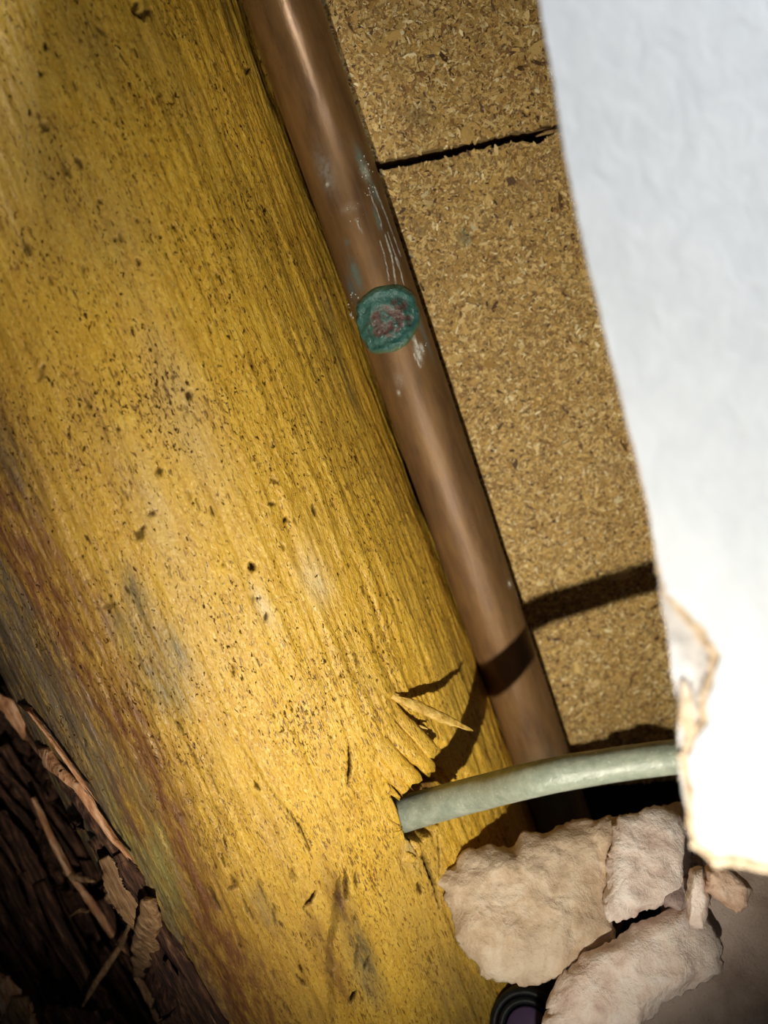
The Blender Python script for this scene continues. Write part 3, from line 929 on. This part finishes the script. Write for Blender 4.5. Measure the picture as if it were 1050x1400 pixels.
def flakes(parent, pts, n, seed, size=1.0):
    rs = np.random.RandomState(seed)
    arr = np.array(pts)
    lo_, hi_ = arr.min(0), arr.max(0)
    lo_[0] = max(lo_[0], -0.006); hi_[0] = min(hi_[0], board_uv(1010, 700)[0])
    hi_[1] = min(hi_[1], board_uv(600, -260)[1])
    c = rs.uniform(lo_, hi_, (int(n * 1.35), 2))
    sd_ = poly_sdf(c[:, 0], c[:, 1], [tuple(p) for p in pts])
    c = c[sd_ < -0.0002][:n]
    n = len(c)
    L = np.exp(rs.normal(math.log(0.00062), 0.42, n)) * size
    big = rs.rand(n) < 0.025
    L = np.where(big, L * 2.3, L)
    w = L * rs.uniform(0.18, 0.48, n)
    ang = rs.uniform(0, math.pi, n)
    zc = rs.uniform(0.00002, 0.00030, n)
    t1 = rs.normal(0, 0.16, n); t2 = rs.normal(0, 0.20, n)
    prof = np.array([(-1, 0.1), (-0.55, 0.9), (0.5, 1.0), (1, 0.2), (0.6, -0.9), (-0.6, -1.0)])
    j = 1 + rs.uniform(-0.3, 0.3, (n, 6, 2))
    lu = prof[None, :, 0] * j[..., 0] * L[:, None]; lv = prof[None, :, 1] * j[..., 1] * w[:, None]
    X = c[:, 0, None] + lu * np.cos(ang)[:, None] - lv * np.sin(ang)[:, None]
    Y = c[:, 1, None] + lu * np.sin(ang)[:, None] + lv * np.cos(ang)[:, None]
    Zf = np.clip(zc[:, None] + lu * t1[:, None] + lv * t2[:, None], -0.0003, 0.0007)
    V = np.stack([X, Y, Zf], -1).reshape(-1, 3)
    me = mesh_np('wood_flakes', V, np.arange(n * 6).reshape(n, 6))
    base = np.array([(0.60, 0.385, 0.115), (0.68, 0.465, 0.165), (0.48, 0.285, 0.080), (0.78, 0.58, 0.255), (0.27, 0.140, 0.045), (0.09, 0.045, 0.022), (0.88, 0.74, 0.42)])
    pick = rs.choice(7, n, p=[0.25, 0.22, 0.19, 0.13, 0.095, 0.055, 0.06])
    col = base[pick] * rs.uniform(0.85, 1.15, (n, 1))
    col4 = np.concatenate([np.repeat(col, 6, 0), np.ones((n * 6, 1))], 1)
    set_color(me, 'tint', col4)
    sc_ = np.zeros((n * 6, 4))
    for (x, y, rr, cc, al) in [(570, 160, 3.0, (0.10, 0.07, 0.03), 0.7), (632, 322, 1.9, (0.10, 0.16, 0.10), 0.85), (638, 330, 1.4, (0.16, 0.24, 0.17), 0.7), (574, 316, 1.3, (0.10, 0.08, 0.05), 0.8),
                               (562, 352, 0.8, (0.02, 0.015, 0.01), 1.0), (720, 252, 2.4, (0.30, 0.17, 0.08), 0.5), (556, 125, 1.6, (0.45, 0.22, 0.06), 0.6), (840, 640, 7, (0.42, 0.28, 0.15), 0.3)]:
        u_, v_ = board_uv(x, y)
        m = al * np.exp(-(((V[:, 0] - u_) ** 2 + (V[:, 1] - v_) ** 2) / (rr * 1e-3) ** 2))
        den = np.maximum(sc_[:, 3] * (1 - m) + m, 1e-6)
        for k in range(3): sc_[:, k] = (sc_[:, k] * sc_[:, 3] * (1 - m) + cc[k] * m) / den
        sc_[:, 3] = sc_[:, 3] + m * (1 - sc_[:, 3])
    set_color(me, 'stain_tone', sc_)
    o = link('wood_flakes', me, M_FLAKE, parent, False)
    o['kind'] = 'stuff'
    return o


uL = -0.004
uR = board_uv(1230, 700)[0]
gap_top = board_row(505, 224, 772, 166, 60, 0.00035, 3)      # lower edge of the upper sheet
gap_bot = board_row(505, 238, 772, 180, 60, 0.00035, 8)      # upper edge of the lower sheet
# a chip broken out of the lower sheet's edge near its right end
u_c, v_c = board_uv(735, 190)
gap_bot = [(u_, v_ - 0.0016 * math.exp(-((u_ - u_c) / 0.0035) ** 2)) for u_, v_ in gap_bot]
low = board_row(700, 1084, 950, 1064, 40, 0.0004, 12)


def ext(row, toright):
    (u0, v0), (u1, v1) = row[0], row[-1]
    k = (v1 - v0) / (u1 - u0)
    return [(uL, v0 + (uL - u0) * k)] + [p for p in row if p[0] > uL + 0.0003] + [(uR, v1 + (uR - u1) * k)]


gt, gb, lw = ext(gap_top, 1), ext(gap_bot, 1), ext(low, 1)
v_hi = board_uv(600, -220)[1] + 0.12
up_pts = gt + [(uR, v_hi), (uL, v_hi)]
lo_pts = lw + gb[::-1]
pu = panel('chipboard_sheet', up_pts, 0.016)
tag(pu, 'speckled chipboard sheet above the dark joint, behind the top of the copper pipe', 'chipboard')
pl = panel('chipboard_sheet', lo_pts, 0.016)
tag(pl, 'large speckled chipboard sheet below the dark joint, crossed by the tube shadow', 'chipboard')
flakes(pu, up_pts, 26000, 1, 1.12)
flakes(pl, lo_pts, 64000, 2)
# splinter of board bridging the chipped joint
u1_, v1_ = board_uv(733, 186); u2_, v2_ = board_uv(762, 178)
strip('edge_splinter', [Vector((u1_, v1_, -0.0004)), Vector(((u1_ + u2_) / 2, (v1_ + v2_) / 2 + 0.0002, 0.0)), Vector((u2_, v2_, -0.0002))], [0.0002, 0.0006, 0.0005], 0.0003, M_CHIP, pl, (0, 0, 1), 77, 14, 0.5)

# ------------------------------------------------------------------ PLASTIC TUBE
hole_p = hit_cyl(550, 1112, LOG_C, la, LOG_R)
print('hole depth', hole_p.y)
dh = hole_p.y
path = [(470, 1142, dh + 0.026), (510, 1127, dh + 0.015), (550, 1113, dh + 0.0055), (600, 1099, dh - 0.002), (660, 1083, dh - 0.012), (740, 1063, 0.199), (830, 1047, 0.194), (930, 1034, 0.190), (1030, 1026, 0.187), (1120, 1024, 0.185)]
radii = [0.0056, 0.0056, 0.0055, 0.0052, 0.0049, 0.0045, 0.0043, 0.0042, 0.0042, 0.0042]
pts = [P(*p) for p in path]


def catmull(pts, rr, n):
    out = []
    for i in range(len(pts) - 1):
        p0, p1, p2, p3 = pts[max(i - 1, 0)], pts[i], pts[i + 1], pts[min(i + 2, len(pts) - 1)]
        for k in range(n):
            t = k / n
            out.append((0.5 * ((2 * p1) + (p2 - p0) * t + (2 * p0 - 5 * p1 + 4 * p2 - p3) * t * t + (3 * p1 - p0 - 3 * p2 + p3) * t ** 3), rr[i] * (1 - t) + rr[i + 1] * t))
    out.append((pts[-1], rr[-1]))
    return out


def tube_mesh(name, cl, nseg=64, wall=0.0012, noise=0.00006):
    V = []
    n = len(cl)
    rings = [('o', i) for i in range(n)] + [('i', i) for i in range(n - 1, -1, -1)]
    prevx = None
    fr = []
    for i in range(n):
        d = (cl[min(i + 1, n - 1)][0] - cl[max(i - 1, 0)][0]).normalized()
        x = Vector((0, 0, 1)) if prevx is None else prevx
        x = (x - x.dot(d) * d).normalized(); prevx = x
        fr.append((x, d.cross(x)))
    for kind, i in rings:
        p, rr = cl[i]; x, y = fr[i]
        if kind == 'i': rr = rr - wall
        for j in range(nseg):
            a = 2 * math.pi * j / nseg
            q = rr + noise * float(vnoise(math.cos(a) * 3 + i * 0.2, math.sin(a) * 3, i * 0.5, 3))
            V.append(p + x * q * math.cos(a) + y * q * math.sin(a))
    nr_ = len(rings)
    Fq = []
    for i in range(nr_):
        for j in range(nseg):
            Fq.append((i * nseg + j, i * nseg + (j + 1) % nseg, ((i + 1) % nr_) * nseg + (j + 1) % nseg, ((i + 1) % nr_) * nseg + j))
    bm = bmesh.new()
    bv = [bm.verts.new(v) for v in V]
    for f in Fq: bm.faces.new([bv[k] for k in f])
    bmesh.ops.recalc_face_normals(bm, faces=bm.faces)
    me = bpy.data.meshes.new(name); bm.to_mesh(me); bm.free()
    return me


tb = link('plastic_tube', tube_mesh('plastic_tube', catmull(pts, radii, 14)), M_TUBE)
tag(tb, 'curved milky plastic tube coming out of the hole in the wooden post', 'tube')

# ------------------------------------------------------------------ PLASTERBOARD (white wall at the right)
DW = 0.130


def sheet(name, outline, d0, thick, mat, parent, rag=0.0, seed=0, sub=6):
    pts = []
    n = len(outline)
    for i in range(n):
        (x0, y0), (x1, y1) = outline[i], outline[(i + 1) % n]
        far = max(x0, x1) > 1150 or min(y0, y1) < -80
        m = 1 if far else max(1, int(math.hypot(x1 - x0, y1 - y0) / sub))
        for k in range(m):
            t = k / m
            x, y = x0 + (x1 - x0) * t, y0 + (y1 - y0) * t
            if rag and not far and 0 < len(pts):
                rg = rag * (0.35 if y < 780 else 1.0)
                x += rg * float(fbm(x * 0.11, y * 0.11, seed, 3, seed)); y += rg * float(fbm(x * 0.11 + 9, y * 0.11, seed, 3, seed + 5))
            pts.append(P(x, y, d0))
    bm = bmesh.new()
    a = [bm.verts.new(p) for p in pts]
    # the broken edge is raked back under the face
    b = [bm.verts.new(p + Vector((thick * max(0.0, min(1.6, (p.x - 0.010) / d0 + 0.25)), thick, 0))) for p in pts]
    m = len(pts)
    for t in tessellate_polygon([[Vector((p.x, p.z, 0)) for p in pts]]):
        bm.faces.new([a[q] for q in t]); bm.faces.new([b[q] for q in t[::-1]])
    for i in range(m): bm.faces.new((a[(i + 1) % m], a[i], b[i], b[(i + 1) % m]))
    bmesh.ops.recalc_face_normals(bm, faces=bm.faces)
    me = bpy.data.meshes.new(name); bm.to_mesh(me); bm.free()
    return link(name, me, mat, parent, False)


white = [(728, -100), (737, 0), (757, 110), (772, 210), (797, 330), (826, 450), (856, 570), (886, 690), (900, 770), (912, 812), (936, 832), (962, 862), (984, 896), (976, 930), (966, 958), (968, 988), (952, 1010), (941, 1038),
         (948, 1080), (948, 1120), (955, 1152), (982, 1168), (1020, 1172), (1060, 1180), (1200, 1190), (7000, 1200), (7000, -4000), (-300, -4000), (640, -900)]
tan_ = [(725, -100), (734, 0), (754, 110), (769, 210), (794, 330), (823, 450), (853, 570), (883, 690), (897, 770), (905, 814), (926, 836), (950, 868), (970, 898), (966, 928), (955, 958), (955, 990), (940, 1006), (929, 1035),
        (938, 1080), (940, 1122), (947, 1160), (975, 1184), (1020, 1186), (1060, 1196), (1200, 1200), (7000, 1210), (7000, -4000), (-300, -4000), (640, -900)]
core = [(727, -100), (736, 0), (756, 110), (771, 210), (796, 330), (825, 450), (855, 570), (885, 690), (899, 770), (903, 820), (912, 870), (921, 930), (928, 980), (928, 1020), (930, 1060),
        (936, 1100), (944, 1160), (985, 1178), (1060, 1190), (1200, 1196), (7000, 1206), (7000, -4000), (-300, -4000), (640, -900)]
wall = sheet('wall_front', core, DW + 0.0016, 0.0115, M_GYP, None, 1.5, 5)
wall['kind'] = 'structure'
tag(wall, 'white plasterboard wall with a torn lower edge, blurred in front at the right')
o = sheet('paper_layer', tan_, DW + 0.0006, 0.0009, M_TAN, wall, 3.0, 7); tag(o, 'brown torn paper layer showing along the broken edge')
o = sheet('paper_face', white, DW, 0.0006, M_PAPER, wall, 2.5, 9); tag(o, 'white painted lining paper')
# small torn curl hanging in the notch
strip('paper_scrap', [P(934, 930, DW + 0.001), P(938, 955, DW - 0.0005), P(941, 985, DW - 0.0008), P(944, 1008, DW + 0.0008)], [0.0004, 0.0013, 0.0015, 0.0008], 0.0003, M_TAN, wall, (0, -1, 0), 90, 16, 0.4)

# ------------------------------------------------------------------ RUBBLE


def lump(name, outline, d_top, d_bot, dome, back, mat, seed, rough=0.0014, na=150, nf=30, nb=10, rag=4.0, parent=None):
    """Broken stone: ragged outline, rough domed face sloping from d_top (top row) to d_bot, and a closed back."""
    xs = [p[0] for p in outline]; ys = [p[1] for p in outline]
    cx, cy = sum(xs) / len(xs), sum(ys) / len(ys)
    y0, y1 = min(ys), max(ys)
    per = [0]
    n = len(outline)
    for i in range(n): per.append(per[-1] + math.hypot(outline[(i + 1) % n][0] - outline[i][0], outline[(i + 1) % n][1] - outline[i][1]))
    rim = []
    for k in range(na):
        t = k / na * per[-1]
        i = next(q for q in range(n) if per[q + 1] >= t)
        f = (t - per[i]) / (per[i + 1] - per[i])
        x = outline[i][0] * (1 - f) + outline[(i + 1) % n][0] * f; y = outline[i][1] * (1 - f) + outline[(i + 1) % n][1] * f
        X0, Y0 = x, y
        x += rag * float(fbm(x * 0.06, y * 0.06, seed, 4, seed, 0.65)); y += rag * float(fbm(x * 0.06 + 7, y * 0.06, seed, 4, seed + 3, 0.65))
        rim.append((x, y, X0, Y0))
    V = []
    for (x, y, X0, Y0) in rim:
        col = []
        for i in range(nf + 1):
            r_ = i / nf
            X, Y = cx + (X0 - cx) * r_ + (x - X0) * r_ ** 10, cy + (Y0 - cy) * r_ + (y - Y0) * r_ ** 10
            dd = d_top + (d_bot - d_top) * (Y - y0) / (y1 - y0)
            dd += dome * (r_ ** 5)
            col.append(P(X, Y, dd))
        e = col[-1]
        mid_ = P(cx, cy, d_top + (d_bot - d_top) * (cy - y0) / (y1 - y0) + back)
        for i in range(1, nb + 1):
            r_ = i / nb
            b_ = e.lerp(mid_, r_ ** 1.6); b_.y = e.y + (mid_.y - e.y) * math.sin(r_ * math.pi / 2)
            col.append(b_)
        V.extend(col)
    V = np.array([tuple(v) for v in V])
    nv = nf + nb + 1
    x, y, z = V[:, 0], V[:, 1], V[:, 2]
    q = fbm(x * 110, y * 110, z * 110, 4, seed * 3 + 1, 0.55)
    rd = np.abs(fbm(x * 60, y * 60, z * 60, 2, seed * 5 + 2))
    vx = np.stack([fbm(x * 45 + 3.1 * k, y * 45, z * 45 + k, 1, seed * 7 + k) * 1.6 + 0.7 * k for k in range(4)])
    fct = np.abs((vx.max(0) % 1.0) - 0.5) * 2          # broad flat facets with creases between them
    amp = rough * (q * 0.75 - rd * 0.6 + fct * 1.1)
    ii = np.tile(np.arange(nv), na)
    V[:, 1] -= amp * np.where(ii <= nf, 1.0, 0.5)
    jit = fbm(x * 260, y * 260, z * 260, 3, seed + 40)
    V[:, 0] += 0.25 * rough * jit; V[:, 2] += 0.25 * rough * fbm(x * 260, y * 260, z * 260, 3, seed + 50)
    # weld centre
    me = mesh_np(name, V, grid_faces(na, nv, True))
    bm = bmesh.new(); bm.from_mesh(me)
    bmesh.ops.remove_doubles(bm, verts=bm.verts, dist=0.00001)
    bm.verts.ensure_lookup_table()
    bmesh.ops.recalc_face_normals(bm, faces=bm.faces)
    bm.to_mesh(me); bm.free()
    return link(name, me, mat, parent)


A = [(598, 1205), (610, 1187), (636, 1165), (665, 1154), (700, 1158), (712, 1142), (760, 1130), (800, 1120), (840, 1112), (868, 1118), (850, 1160), (836, 1200), (830, 1250), (842, 1285), (800, 1312), (762, 1338), (735, 1345), (692, 1340), (665, 1338), (650, 1318), (630, 1292), (618, 1270), (612, 1240)]
Bc = [(842, 1122), (866, 1108), (900, 1102), (932, 1112), (948, 1150), (946, 1190), (936, 1222), (900, 1236), (860, 1252), (830, 1264), (824, 1244), (829, 1200), (834, 1150)]
Cc = [(742, 1410), (752, 1360), (772, 1328), (808, 1298), (850, 1276), (895, 1250), (940, 1234), (968, 1252), (992, 1296), (984, 1326), (950, 1348), (905, 1368), (884, 1400), (868, 1470), (740, 1500)]
Dc = [(962, 1186), (976, 1174), (1000, 1186), (1030, 1214), (1024, 1240), (1004, 1248), (985, 1232), (966, 1216)]
Ec = [(944, 1188), (958, 1184), (968, 1226), (962, 1272), (940, 1262), (940, 1226)]
Gc = [(906, 1104), (930, 1094), (962, 1110), (975, 1150), (968, 1240), (930, 1250), (900, 1236), (930, 1180)]
Fc_ = [(900, 1200), (940, 1178), (1000, 1176), (1080, 1186), (1700, 1190), (1700, 2100), (800, 2100), (850, 1420), (870, 1340), (905, 1260)]
GR = 'broken masonry rubble below the white wall'
o = lump('masonry_bed', Fc_, 0.236, 0.206, 0.004, 0.030, M_MORTAR, 11, 0.0009, 200, 40)
tag(o, 'flat brown mortar bed in the lower right corner, behind the pale rubble', 'mortar')
o = lump('masonry_fragment', A, 0.241, 0.218, 0.006, 0.020, M_BEIGE, 1, 0.0013, 200, 40)
tag(o, 'large beige plaster fragment, leftmost of the rubble beside the post', 'rubble', GR)
o = lump('masonry_fragment', Gc, 0.256, 0.220, 0.006, 0.014, M_UMBER, 5, 0.0016, 120, 24)
tag(o, 'dark mauve broken fragment wedged under the torn white wall edge', 'rubble', GR)
o = lump('masonry_fragment', Bc, 0.238, 0.222, 0.005, 0.014, M_PINK, 2, 0.0011, 150, 30)
tag(o, 'pale pink angular fragment just below the plastic tube, above the dark cleft', 'rubble', GR)
o = lump('masonry_fragment', Cc, 0.222, 0.205, 0.006, 0.018, M_PINK2, 3, 0.0009, 200, 36)
tag(o, 'large pale pink fragment at the bottom edge, below the dark cleft', 'rubble', GR)
o = lump('masonry_fragment', Ec, 0.212, 0.208, 0.003, 0.010, M_PINK2, 6, 0.0008, 80, 16, 6, 2.0)
tag(o, 'narrow upright pale sliver left of the small orange fragment', 'rubble', GR)
o = lump('brick_fragment', Dc, 0.210, 0.206, 0.004, 0.012, M_ORANGE, 4, 0.0010, 100, 18, 6, 2.5)
tag(o, 'small orange brick fragment below the bottom corner of the white wall', 'rubble', GR)

# ------------------------------------------------------------------ DARK HOSE END with purple lining
hp = empty('cable_conduit'); hp.location = P(735, 1425, 0.196)
tag(hp, 'dark grey round conduit end with purple lining, under the beige fragment', 'conduit')
ax = Vector((-0.28, -0.85, 0.30)).normalized()
hx, hy, hz = frame_of(ax, (1, 0, 0))
hp.matrix_world = Matrix.Translation(P(722, 1412, 0.240)) @ Matrix((hx, hy, hz)).transposed().to_4x4()


def ring_solid(name, prof, mat, parent, n=64, closed=True):
    """Lathe of (r, z) profile around local z."""
    V = []
    for j in range(n):
        a = 2 * math.pi * j / n
        for r_, z_ in prof: V.append((r_ * math.cos(a), r_ * math.sin(a), z_))
    m = len(prof)
    bm = bmesh.new(); bv = [bm.verts.new(v) for v in V]
    for j in range(n):
        for k in range(m if closed else m - 1):
            a_, b_ = j * m + k, j * m + (k + 1) % m
            c_, d_ = ((j + 1) % n) * m + (k + 1) % m, ((j + 1) % n) * m + k
            try: bm.faces.new((bv[a_], bv[b_], bv[c_], bv[d_]))
            except Exception: pass
    bmesh.ops.remove_doubles(bm, verts=bm.verts, dist=1e-6)
    bmesh.ops.recalc_face_normals(bm, faces=bm.faces)
    me = bpy.data.meshes.new(name); bm.to_mesh(me); bm.free()
    return link(name, me, mat, parent)


ring_solid('outer_sleeve', [(0.0128, -0.05), (0.0128, -0.002), (0.0122, 0.0), (0.0112, 0.0003), (0.0104, 0.0), (0.0101, -0.004), (0.0101, -0.05)], M_BLACK, hp)
ring_solid('inner_sleeve', [(0.0101, -0.048), (0.0101, -0.0015), (0.0096, 0.0002), (0.0082, 0.0002), (0.0076, -0.0012), (0.0074, -0.048)], M_BLACK, hp)
o = ring_solid('inner_core', [(0.0, -0.046), (0.0072, -0.046), (0.0072, -0.001), (0.0068, 0.0), (0.0, 0.0)], M_PURPLE, hp, closed=False)
tag(o, 'purple inner core')

# ------------------------------------------------------------------ ROTTEN TIMBER, lower left
rt = empty('rotten_timber', P(80, 1250, 0.275))
tag(rt, 'dark brown decayed timber of loose fibres left of the yellow post', 'timber')
RM = rt.matrix_basis.copy()
rt.location = (0, 0, 0)
rt.location = P(80, 1250, 0.285)
RO = rt.location.copy()
gd = (P(150, 1250, 0.28) - P(0, 990, 0.27)).normalized()      # grain direction
rxv, ryv, rzv = frame_of(gd, (0, -1, 0))
RTM = Matrix((rxv, ryv, rzv)).transposed().to_4x4(); RTM.translation = RO
rt.matrix_world = RTM
RTi = RTM.inverted()


def rpath(lst, front=0.0):
    out = []
    for x, y, d in lst:
        hp_ = hit_cyl(x, y, LOG_C, la, LOG_R)        # keep the pieces in front of the post where they overlap its flank
        on = (LMi @ hp_)
        if abs(math.hypot(on.x, on.y) - LOG_R) < 1e-4: d = min(d, hp_.y - 0.0035 - front)
        out.append(RTi @ P(x, y, d))
    return out


UPR = (1, 0, 0)
r = random.Random(11)
# the mass behind
slab = [(-60, 900), (10, 960), (80, 1040), (150, 1130), (200, 1200), (260, 1290), (350, 1420), (380, 1520), (-80, 1520)]
o = lump('timber_core', slab, 0.296, 0.300, 0.006, 0.03, M_ROT, 21, 0.006, 160, 50, 8, 6, None)
o.data.transform(RTi); o.parent = rt
edge_x = lambda y: float(np.interp(y, [700, 935, 1057, 1126, 1194, 1263, 1366, 1500], [-170, 0, 84, 142, 188, 220, 290, 380]))
k = 0
for row in range(15):
    for rep in range(2):
        off = 8 + row * 17 + r.uniform(-6, 6)          # distance left of the edge
        ys = 930 + rep * 230 + r.uniform(-60, 90)
        ye = ys + r.uniform(180, 330)
        cav = (110 < edge_x(ye) - off < 210 and ye > 1300)
        pts = []
        dbase = 0.283 + 0.010 * math.sin(row * 1.3) + r.uniform(-0.004, 0.004) + (0.010 if row < 4 and row > 0 else 0)
        nn = 7
        for i in range(nn):
            y = ys + (ye - ys) * i / (nn - 1)
            pts.append((edge_x(y) - off * (1 + 0.0004 * (y - ys)) + r.uniform(-3, 3), y, dbase + r.uniform(-0.0015, 0.0015) + 0.004 * (i / nn)))
        w = r.uniform(0.0010, 0.0032)
        strip('fibre_strip', rpath(pts), [w * r.uniform(0.5, 1.2) for _ in range(nn)], r.uniform(0.0008, 0.0020), M_ROT, rt, UPR, 100 + k, 34, 0.55)
        k += 1
RIMP = [[(-14, 950, 0.270), (12, 966, 0.268), (40, 1006, 0.268), (62, 1034, 0.269), (86, 1058, 0.270)],
        [(84, 1056, 0.272), (108, 1078, 0.271), (132, 1112, 0.271), (152, 1142, 0.272), (172, 1166, 0.273)],
        [(4, 938, 0.272), (40, 972, 0.271), (80, 1024, 0.272), (104, 1058, 0.273)]]
for i, pth in enumerate(RIMP):
    ws = [[0.0016, 0.0032, 0.0026, 0.0030, 0.0014], [0.0012, 0.0014, 0.0010, 0.0009, 0.0005], [0.0002, 0.0004, 0.0004, 0.0003]][i]
    o = strip('broken_rim', rpath(pth, 0.003), ws, 0.0011, M_RIM, rt, UPR, 200 + i, 34, 0.5)
    tag(o, 'lighter reddish broken rim of the timber')
for i, (pth, ws, mt, nm, lb) in enumerate([
    ([(142, 1172, 0.268), (160, 1205, 0.267), (180, 1240, 0.267), (192, 1268, 0.268)], [0.0015, 0.0042, 0.0044, 0.0016], M_PALE, 'broken_piece', 'pale tan broken piece of wood'),
    ([(168, 1176, 0.271), (182, 1200, 0.270), (196, 1232, 0.271)], [0.0020, 0.0030, 0.0014], M_ROT, 'broken_piece', None),
    ([(205, 1232, 0.264), (204, 1262, 0.262), (198, 1300, 0.262), (190, 1330, 0.264)], [0.0020, 0.0034, 0.0040, 0.0022], M_PALE, 'broken_piece', 'reddish knobbly broken piece of wood'),
    ([(178, 1262, 0.272), (166, 1290, 0.266), (146, 1320, 0.265), (126, 1352, 0.266), (112, 1378, 0.268)], [0.0006, 0.0009, 0.0011, 0.0008, 0.0003], M_PALE, 'twig', None),
    ([(184, 1330, 0.268), (204, 1362, 0.266), (222, 1398, 0.266), (250, 1450, 0.268)], [0.0007, 0.0014, 0.0016, 0.0016], M_PALE, 'broken_rim', None),
    ([(206, 1322, 0.272), (250, 1370, 0.270), (300, 1440, 0.270)], [0.0040, 0.0090, 0.0100], M_ROT, 'broken_piece', None),
    ([(230, 1310, 0.270), (262, 1345, 0.268), (310, 1420, 0.268)], [0.0016, 0.0026, 0.0030], M_ROT, 'fibre_strip', None),
    ([(90, 1190, 0.274), (104, 1200, 0.272), (126, 1203, 0.272)], [0.0010, 0.0010, 0.0004], M_PALE, 'twig', None),
    ([(98, 1250, 0.270), (108, 1243, 0.268), (118, 1246, 0.268)], [0.0003, 0.0005, 0.0003], M_PALE, 'twig', None),
    ([(-20, 1345, 0.262), (10, 1362, 0.260), (34, 1400, 0.260), (50, 1440, 0.262)], [0.0040, 0.0052, 0.0040, 0.004], M_RIM, 'broken_piece', None),
    ([(28, 1362, 0.258), (26, 1385, 0.257), (14, 1420, 0.258)], [0.0022, 0.0032, 0.004], M_PALE, 'broken_piece', 'greyish worn piece of wood'),
    ([(60, 1390, 0.266), (110, 1400, 0.266), (150, 1430, 0.266)], [0.004, 0.006, 0.006], M_ROT, 'broken_piece', None),
    ([(0, 1110, 0.276), (30, 1160, 0.274), (60, 1215, 0.274), (84, 1262, 0.275)], [0.0018, 0.0026, 0.0026, 0.0012], M_ROT, 'fibre_strip', None),
    ([(45, 1090, 0.275), (72, 1150, 0.273), (96, 1196, 0.273), (140, 1256, 0.274), (158, 1282, 0.275)], [0.0006, 0.0009, 0.0009, 0.0012, 0.0010], M_RIM, 'fibre_strip', None),
]):
    o = strip(nm, rpath(pth, 0.0 if mt is M_ROT else 0.006), [w * 1.15 for w in ws], 0.0013, mt, rt, UPR, 240 + i, 40, 0.42)
    if lb: tag(o, lb)

# ------------------------------------------------------------------ DARK CAVITY BEHIND


def box(name, lo_, hi_, mat):
    bm = bmesh.new()
    bmesh.ops.create_cube(bm, size=1)
    for v in bm.verts:
        v.co = Vector(((lo_[i] + hi_[i]) / 2 + v.co[i] * (hi_[i] - lo_[i]) for i in range(3)))
    me = bpy.data.meshes.new(name); bm.to_mesh(me); bm.free()
    o = link(name, me, mat, None, False); o['kind'] = 'structure'
    return o


box('wall_back', (-0.45, 0.46, -0.40), (0.45, 0.48, 0.40), M_DARK)
bpy.context.view_layer.update()
